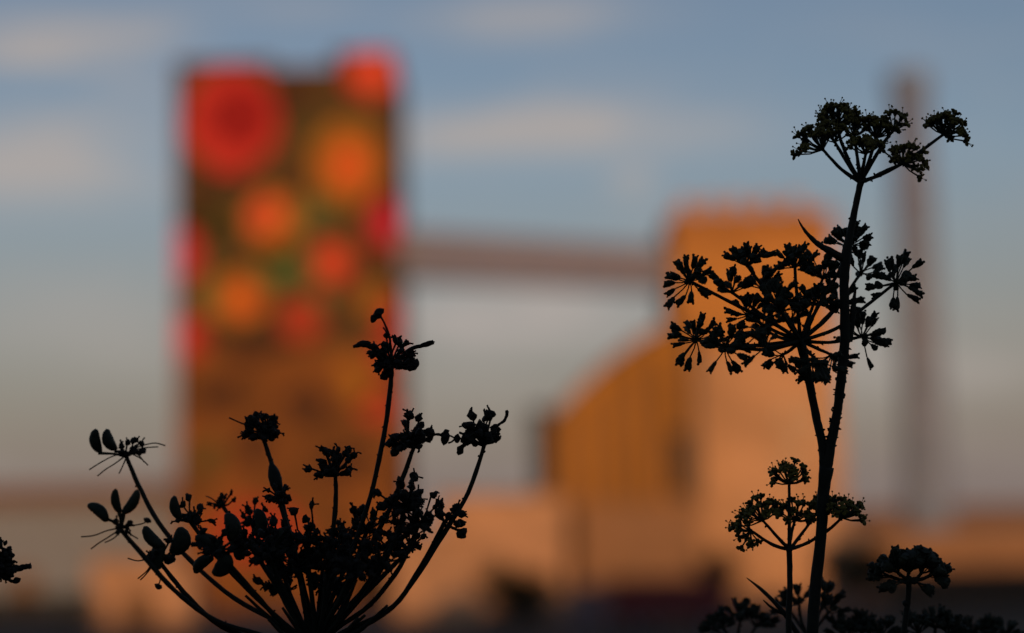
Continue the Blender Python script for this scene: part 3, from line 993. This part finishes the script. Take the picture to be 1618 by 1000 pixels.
umbel(pr, (1247, 868), 8, [
    (1247, 764, 8, 90, 14, 26, 86, [(1247, 815, 8)]),
    (1205, 822, -6, 118, 15, 28, 88, [(1230, 850, 2)]),
    (1186, 838, 20, 200, 10, 22, 90, [(1220, 860, 14)]),
    (1256, 822, 30, 85, 13, 24, 95, [(1250, 845, 20)]),
    (1330, 818, 0, 75, 17, 26, 92, [(1275, 858, 6), (1308, 838, 3)]),
    (1290, 812, 40, 60, 6, 20, 60, [(1262, 850, 24)]),
], 'bloom', 33, m_bloom, m_stem, (3.2, 2.2), 'small open flower umbel low on a side shoot')

# ---- small plant with one tight umbel, right
rng = random.Random(22)
p2 = plant_root('umbel_plant', 1428, 10, 'slim plant holding one small tight umbel beneath the chimney', 'plant')
mb = MB()
stem_to_ground(mb, 1427, 1010, 10, 5.2, p2, rng)
stalk(mb, [(1427, 1012, 10, 5.2), (1431, 975, 10, 4.8), (1435, 945, 10, 4.6), (1436, 916, 10, 4.8)], rng, n=9)
mb.blob(P(1431, 953, 10), UP, 12 * U, 6 * U, None, rng, .2)
part(mb, 'stem', m_stem, p2, True)
umbel(p2, (1436, 915), 10, [
    (1436, 905, 10, 90, 17, 16, 62, None, {'fr': (28, 9)}),
    (1420, 906, 0, 118, 10, 20, 50, None, {'fr': (26, 8)}),
    (1455, 906, 14, 60, 11, 18, 55, None, {'fr': (27, 9)}),
    (1408, 911, 20, 165, 5, 22, 26, None, {'fr': (22, 6)}),
    (1466, 911, 4, 28, 7, 12, 36, None, {'fr': (26, 9)}),
    (1424, 919, -8, 205, 4, 14, 26, None, {'fr': (18, 6)}),
    (1448, 919, 0, 325, 4, 14, 26, None, {'fr': (18, 6)}),
], 'seed', 41, m_seed, m_stem, (3.2, 2.6))


# ---- blurred umbels along the bottom edge
def low_plant(px_, w, label, rays, seed, hub):
    rng = random.Random(seed)
    o = plant_root('umbel_plant', px_, w, label, 'plant', 'low umbels along the bottom edge')
    mb = MB()
    stem_to_ground(mb, px_, 1050, w, 6, o, rng)
    stalk(mb, [(px_, 1052, w, 6), ((px_ + hub[0]) / 2, (1052 + hub[1]) / 2, w, 5.5), (hub[0], hub[1], w, 5)], rng)
    part(mb, 'stem', m_stem, o, True)
    umbel(o, hub, w, rays, 'seed', seed, m_seed, m_stem, (3.2, 2.4))


low_plant(1168, 290, 'low dark umbel at the bottom edge, leftmost beside the fennel stem', [
    (1142, 992, 280, 120, 10, 20, 80), (1170, 980, 290, 92, 12, 20, 80), (1194, 990, 300, 65, 10, 20, 80), (1132, 996, 310, 160, 5, 14, 60)], 51, (1168, 1018))
low_plant(1272, 220, 'dark cupped umbel directly behind the fennel stem, near the bottom', [
    (1262, 950, 230, 110, 8, 16, 75), (1303, 948, 210, 75, 9, 20, 65), (1247, 962, 240, 130, 6, 14, 70), (1308, 968, 220, 60, 6, 16, 70)], 52, (1276, 1005))
low_plant(1362, 210, 'low dark umbel cut by the bottom edge, right of the fennel stem', [
    (1336, 1006, 210, 110, 12, 20, 80), (1362, 1000, 220, 90, 14, 18, 80), (1392, 1006, 200, 70, 12, 18, 80), (1324, 992, 230, 100, 4, 12, 60)], 53, (1362, 1040))
low_plant(1478, 170, 'low dark umbel cut by the bottom edge, just right of the slim plant', [
    (1452, 1000, 170, 112, 12, 20, 75), (1478, 992, 180, 90, 13, 20, 75), (1500, 1002, 160, 72, 11, 18, 75)], 54, (1478, 1040))
low_plant(1560, 250, 'low dark umbel cut by the bottom edge, nearest the right corner', [
    (1532, 1010, 250, 105, 12, 20, 80), (1562, 1006, 260, 90, 12, 20, 80), (1588, 1010, 240, 75, 11, 20, 75)], 55, (1560, 1048))

# ---- plant cut off by the left edge
rng = random.Random(23)
p3 = plant_root('dry_umbel_plant', -40, -20, 'dry seed head cut off by the left edge of the view', 'plant')
mb = MB()
stem_to_ground(mb, -40, 1010, -20, 7, p3, rng)
stalk(mb, [(-40, 1012, -20, 7), (-42, 970, -20, 6), (-40, 940, -20, 6)], rng)
part(mb, 'stem', m_stem, p3, True)
umbel(p3, (-40, 940), -20, [
    (-6, 903, -20, 75, 26, 26, 100, [(-26, 922, -20)]),
    (-40, 890, 0, 95, 16, 26, 90), (-66, 905, -10, 120, 16, 26, 90)], 'dry', 61, m_dry, m_stem, (3.2, 2.6))
mb = MB()
stalk(mb, [(-8, 906, -20, 4), (12, 900, -22, 6), (28, 898, -22, 5), (42, 895, -22, 4), (49, 894, -22, 4.5)], rng, wob=.25)
stalk(mb, [(-8, 908, -20, 2), (10, 914, -18, 2), (20, 919, -18, 3)], rng, wob=.2)
mb.blob(P(26, 917, -18), D(25, 0), 16 * U, 5 * U, None, rng, .2)
for i in range(60):
    th = rng.uniform(-30, 200)
    r = rng.uniform(5, 36)
    mb.blob(P(-4 + r * .8 * math.cos(R(th)), 890 - r * math.sin(R(th)), -20 + rng.uniform(-12, 12)), D(rng.uniform(0, 180), 0), rng.uniform(8, 15) * U, rng.uniform(3, 5.5) * U, None, rng, .35)
part(mb, 'seed_husks', m_dry, p3)

# ---- big cup-shaped dry umbel on the left
rng = random.Random(24)
p4 = plant_root('wild_carrot', 498, 0, 'large dry wild carrot head curling up like a cup on the left', 'wild carrot')
mb = MB()
stem_to_ground(mb, 498, 1034, 0, 11, p4, rng)
part(mb, 'stem', m_stem, p4, True)
H = (498, 1028)


def ct(*pts):
    return [tuple(p) for p in pts]


dry_rays = [
    # node x, y, w, angle, n, L, spread, control points, options
    (190, 836, -110, 60, 7, 16, 80, ct((430, 1008, -20), (340, 980, -50), (275, 932, -80), (228, 880, -100)), {'lump': 7}),
    (200, 722, 110, 70, 8, 22, 60, ct((450, 990, 25), (370, 945, 60), (300, 885, 85), (250, 825, 100), (218, 765, 108)), {'lump': 8}),
    (250, 884, -60, 80, 8, 22, 85, ct((430, 1015, -20), (350, 990, -35), (290, 935, -50)), {'lump': 8}),
    (302, 826, 50, 70, 11, 24, 75, ct((450, 985, 15), (390, 930, 30), (340, 875, 42)), {'lump': 8}),
    (352, 800, 120, 110, 8, 18, 70, ct((470, 980, 30), (420, 900, 70), (380, 840, 105)), {'lump': 5}),
    (345, 872, -80, 100, 10, 24, 85, ct((450, 990, -20), (400, 935, -50)), {'lump': 9}),
    (392, 858, 30, 95, 15, 28, 90, ct((465, 975, 10), (430, 915, 20)), {'lump': 9}),
    (415, 690, 60, 92, 22, 26, 78, ct((490, 970, 10), (468, 880, 25), (447, 800, 42), (430, 735, 52)), {'lump': 10}),
    (440, 790, 20, 85, 14, 20, 96, ct((490, 980, 5), (468, 880, 10)), {'lump': 7}),
    (530, 752, -20, 98, 22, 32, 66, ct((508, 960, -5), (522, 870, -10), (530, 800, -18)), {'lump': 9}),
    (619, 578, -10, 92, 24, 34, 92, ct((515, 970, -3), (552, 880, -5), (585, 785, -7), (606, 690, -9), (616, 620, -10)), {'lump': 9}),
    (654, 706, 25, 105, 20, 32, 72, ct((520, 970, 5), (570, 890, 12), (615, 805, 18), (640, 745, 23)), {'lump': 10}),
    (765, 704, -5, 100, 20, 36, 58, ct((540, 1000, -2), (612, 965, -3), (655, 915, -4), (700, 845, -4), (740, 778, -5)), {'lump': 11}),
    (660, 832, -30, 110, 26, 40, 85, ct((530, 995, -8), (585, 955, -14), (632, 895, -24)), {'lump': 9}),
    (648, 868, 10, 120, 16, 30, 95, ct((520, 985, 5), (570, 945, 6), (615, 900, 8)), {'lump': 7}),
    (702, 826, 0, 70, 8, 26, 60, ct((545, 1005, -2), (620, 960, 0), (665, 895, 0)), {'lump': 9}),
    (485, 856, -40, 95, 18, 30, 90, ct((497, 980, -10), (490, 920, -25)), {'lump': 9}),
    (545, 862, 60, 90, 18, 34, 85, ct((508, 980, 15), (525, 920, 40)), {'lump': 9}),
    (580, 838, 40, 80, 14, 30, 80, ct((515, 980, 10), (548, 920, 25)), {'lump': 9}),
    (425, 880, -60, 100, 18, 32, 92, ct((475, 985, -15), (450, 935, -40)), {'lump': 10}),
    (510, 895, 70, 90, 16, 34, 92, ct((502, 980, 20), (506, 940, 45)), {'lump': 10}),
    (600, 890, -60, 80, 14, 30, 90, ct((525, 990, -15), (565, 945, -40)), {'lump': 9}),
    (556, 905, -90, 85, 14, 34, 90, ct((515, 985, -25), (538, 945, -60)), {'lump': 10}),
    (470, 900, -10, 92, 16, 34, 100, ct((486, 985, 0), (478, 940, -5)), {'lump': 11}),
    (572, 895, 20, 85, 15, 32, 95, ct((515, 985, 5), (548, 935, 12)), {'lump': 11}),
    (440, 930, 60, 100, 12, 30, 100, ct((478, 995, 15), (456, 962, 40)), {'lump': 11}),
    (520, 930, 40, 90, 14, 32, 100, ct((505, 995, 10), (512, 962, 30)), {'lump': 11}),
    (398, 828, 100, 92, 12, 24, 85, ct((470, 985, 20), (430, 900, 60)), {'lump': 8}),
    (440, 868, 50, 92, 18, 32, 95, ct((478, 985, 10), (455, 930, 30)), {'lump': 10}),
    (530, 888, -30, 92, 20, 34, 100, ct((508, 985, -8), (520, 930, -20)), {'lump': 11}),
    (618, 868, 40, 85, 16, 32, 95, ct((525, 985, 10), (580, 925, 25)), {'lump': 9}),
    (640, 800, -40, 105, 16, 30, 85, ct((530, 990, -8), (590, 920, -20), (625, 850, -32)), {'lump': 11}),
]
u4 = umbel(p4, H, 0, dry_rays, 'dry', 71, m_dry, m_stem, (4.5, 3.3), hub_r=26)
mb = MB()       # a few more rays and bracts crowding the hub
for i in range(12):
    a = rng.uniform(30, 150)
    L = rng.uniform(70, 150)
    w = rng.uniform(-80, 80)
    x, y = H[0] + L * math.cos(R(a)) * 1.1, H[1] - 10 - L * math.sin(R(a)) * .8
    stalk(mb, [(H[0], H[1] - 8, 0, 4.5), ((H[0] + x) / 2 + rng.uniform(-6, 6), (H[1] + y) / 2 + 8, w * .5, 4), (x, y, w, 2.2)], rng, n=6)
part(mb, 'bracts', m_stem, p4, True)
mb = MB()
mb.blob(P(435, 757, 48), D(105, 0), 60 * U, 11 * U, None, rng, .08, rings=8, n=10)      # swelling on the third tall ray
part(mb, 'stem_swelling', m_stem, p4, True)


def bud(path, blobs, r0=2.2, wob=.2):
    mb = MB()
    stalk(mb, path, rng, wob=wob)
    for (x, y, w, a, L, wd) in blobs:
        mb.blob(P(x, y, w), D(a, 0), L * U, wd * U, None, rng, .3, rings=6, n=8)
    part(mb, 'seed_bud', m_dry, p4)


bud([(619, 575, -10, 2), (616, 535, -12, 2), (607, 510, -14, 1.7), (600, 498, -14, 1.6)], [(597, 496, -14, 40, 26, 7), (590, 503, -14, 70, 16, 5)])
bud([(654, 700, 25, 2.6), (676, 692, 24, 2.4), (690, 686, 24, 2.2), (702, 690, 24, 2)], [(703, 691, 24, 80, 27, 7.5), (705, 682, 24, 20, 12, 4)])
bud([(766, 700, -5, 2.4), (785, 674, -5, 2.2), (797, 664, -5, 2.4), (801, 653, -5, 2.6), (800, 648, -5, 2.2)], [(801, 652, -5, 80, 9, 3.4)])
bud([(763, 702, -5, 3), (745, 698, -5, 3), (732, 704, -5, 3.4), (727, 712, -5, 4)], [(727, 711, -5, 70, 18, 6), (735, 694, -5, 30, 18, 7)])
bud([(700, 828, 0, 2.6), (716, 834, -2, 2.4), (728, 840, -3, 2.2)], [(730, 842, -3, 45, 22, 8), (722, 828, -3, 120, 14, 6)])
bud([(619, 576, -10, 3), (592, 552, -10, 3.5), (574, 545, -10, 4), (558, 548, -10, 2.4)], [(574, 543, -10, 10, 26, 5), (590, 560, -10, 60, 18, 6)])
bud([(619, 576, -10, 3), (648, 552, -10, 3), (668, 546, -10, 3.6), (685, 540, -10, 4)], [(676, 543, -10, 15, 24, 5)])
bud([(619, 576, -10, 2), (640, 560, -10, 2), (655, 568, -10, 2)], [(655, 576, -10, 65, 22, 7)])
bud([(619, 575, -10, 2.4), (614, 586, -10, 2.4), (609, 592, -10, 2)], [(609, 592, -10, 40, 22, 8)])
bud([(654, 706, 25, 2.4), (632, 706, 24, 2.4), (622, 714, 24, 2)], [(624, 712, 24, 60, 22, 8), (616, 700, 24, 20, 20, 7)])
for (bx, by, bw, L, wd, an) in (
        (156, 808, -110, 42, 19, 140), (184, 792, -108, 40, 16, 100), (208, 794, -112, 46, 20, 55),
        (152, 697, 110, 42, 21, 100), (173, 696, 108, 40, 24, 115), (278, 803, 45, 42, 20, 105),
        (241, 850, -62, 46, 21, 135), (284, 856, -50, 48, 30, 70), (250, 878, -62, 44, 24, 80), (330, 860, -70, 50, 27, 140),
        (411, 824, 28, 44, 22, 95), (366, 832, -60, 46, 26, 100), (352, 893, -70, 44, 28, 60), (320, 890, 10, 40, 22, 40), (376, 862, 40, 48, 30, 110),
        (440, 850, -30, 40, 22, 60)):
    mb = MB()
    bean(mb, bx, by, bw, L, wd, an, rng)
    nx, ny, nw = min(((q[0], q[1], q[2]) for q in dry_rays), key=lambda q: (q[0] - bx) ** 2 + (q[1] - by) ** 2 + .2 * (q[2] - bw) ** 2)
    e = min(((bx + k * math.cos(R(an)) * L * .46, by - k * math.sin(R(an)) * L * .46) for k in (-1, 1)), key=lambda q: (q[0] - nx) ** 2 + (q[1] - ny) ** 2)
    stalk(mb, [(nx, ny, nw, 2.4), ((nx + e[0]) / 2 + 2, (ny + e[1]) / 2 - 2, (nw + bw) / 2, 2), (e[0], e[1], bw, 2.6)], rng)
    part(mb, 'fruit', m_seed, p4, True)
# thread-like bracts under the outer heads
for x0, y0, w, pts in (
        (190, 834, -110, [(170, 838), (148, 846), (128, 848)]), (190, 836, -110, [(172, 848), (156, 858), (144, 867)]), (192, 838, -110, [(180, 850), (166, 857)]),
        (198, 832, -110, [(212, 830), (226, 827), (233, 822)]), (200, 836, -110, [(208, 845), (218, 851)]),
        (200, 716, 110, [(180, 720), (160, 730), (141, 742)]), (198, 720, 110, [(182, 732), (166, 742), (154, 752)]), (200, 722, 110, [(194, 736), (188, 748)]),
        (205, 712, 110, [(225, 704), (245, 700), (261, 704)]), (205, 714, 110, [(225, 708), (250, 706)]), (206, 716, 110, [(222, 724), (234, 735)]), (206, 716, 110, [(218, 718), (228, 730)]),
        (235, 882, -62, [(218, 886), (202, 882)]), (240, 890, -62, [(232, 902), (218, 914)]), (246, 894, -62, [(254, 910), (250, 926)]), (240, 895, -62, [(230, 908), (222, 916)]),
        (400, 675, 60, [(380, 668), (362, 660)]), (350, 800, 120, [(335, 788), (326, 784)]), (350, 800, 120, [(338, 800), (330, 798)]), (355, 796, 120, [(364, 780), (368, 776)])):
    mb = MB()
    hair(mb, x0, y0, pts, w, rng, 1.3 if w == 60 else 1.1)
    if pts[-1] in ((250, 926), (233, 822)):
        mb.blob(P(pts[-1][0], pts[-1][1], w), D(150, 0), 14 * U, 4.5 * U, None, rng, .3)
    part(mb, 'thread_bract', m_dry, p4)
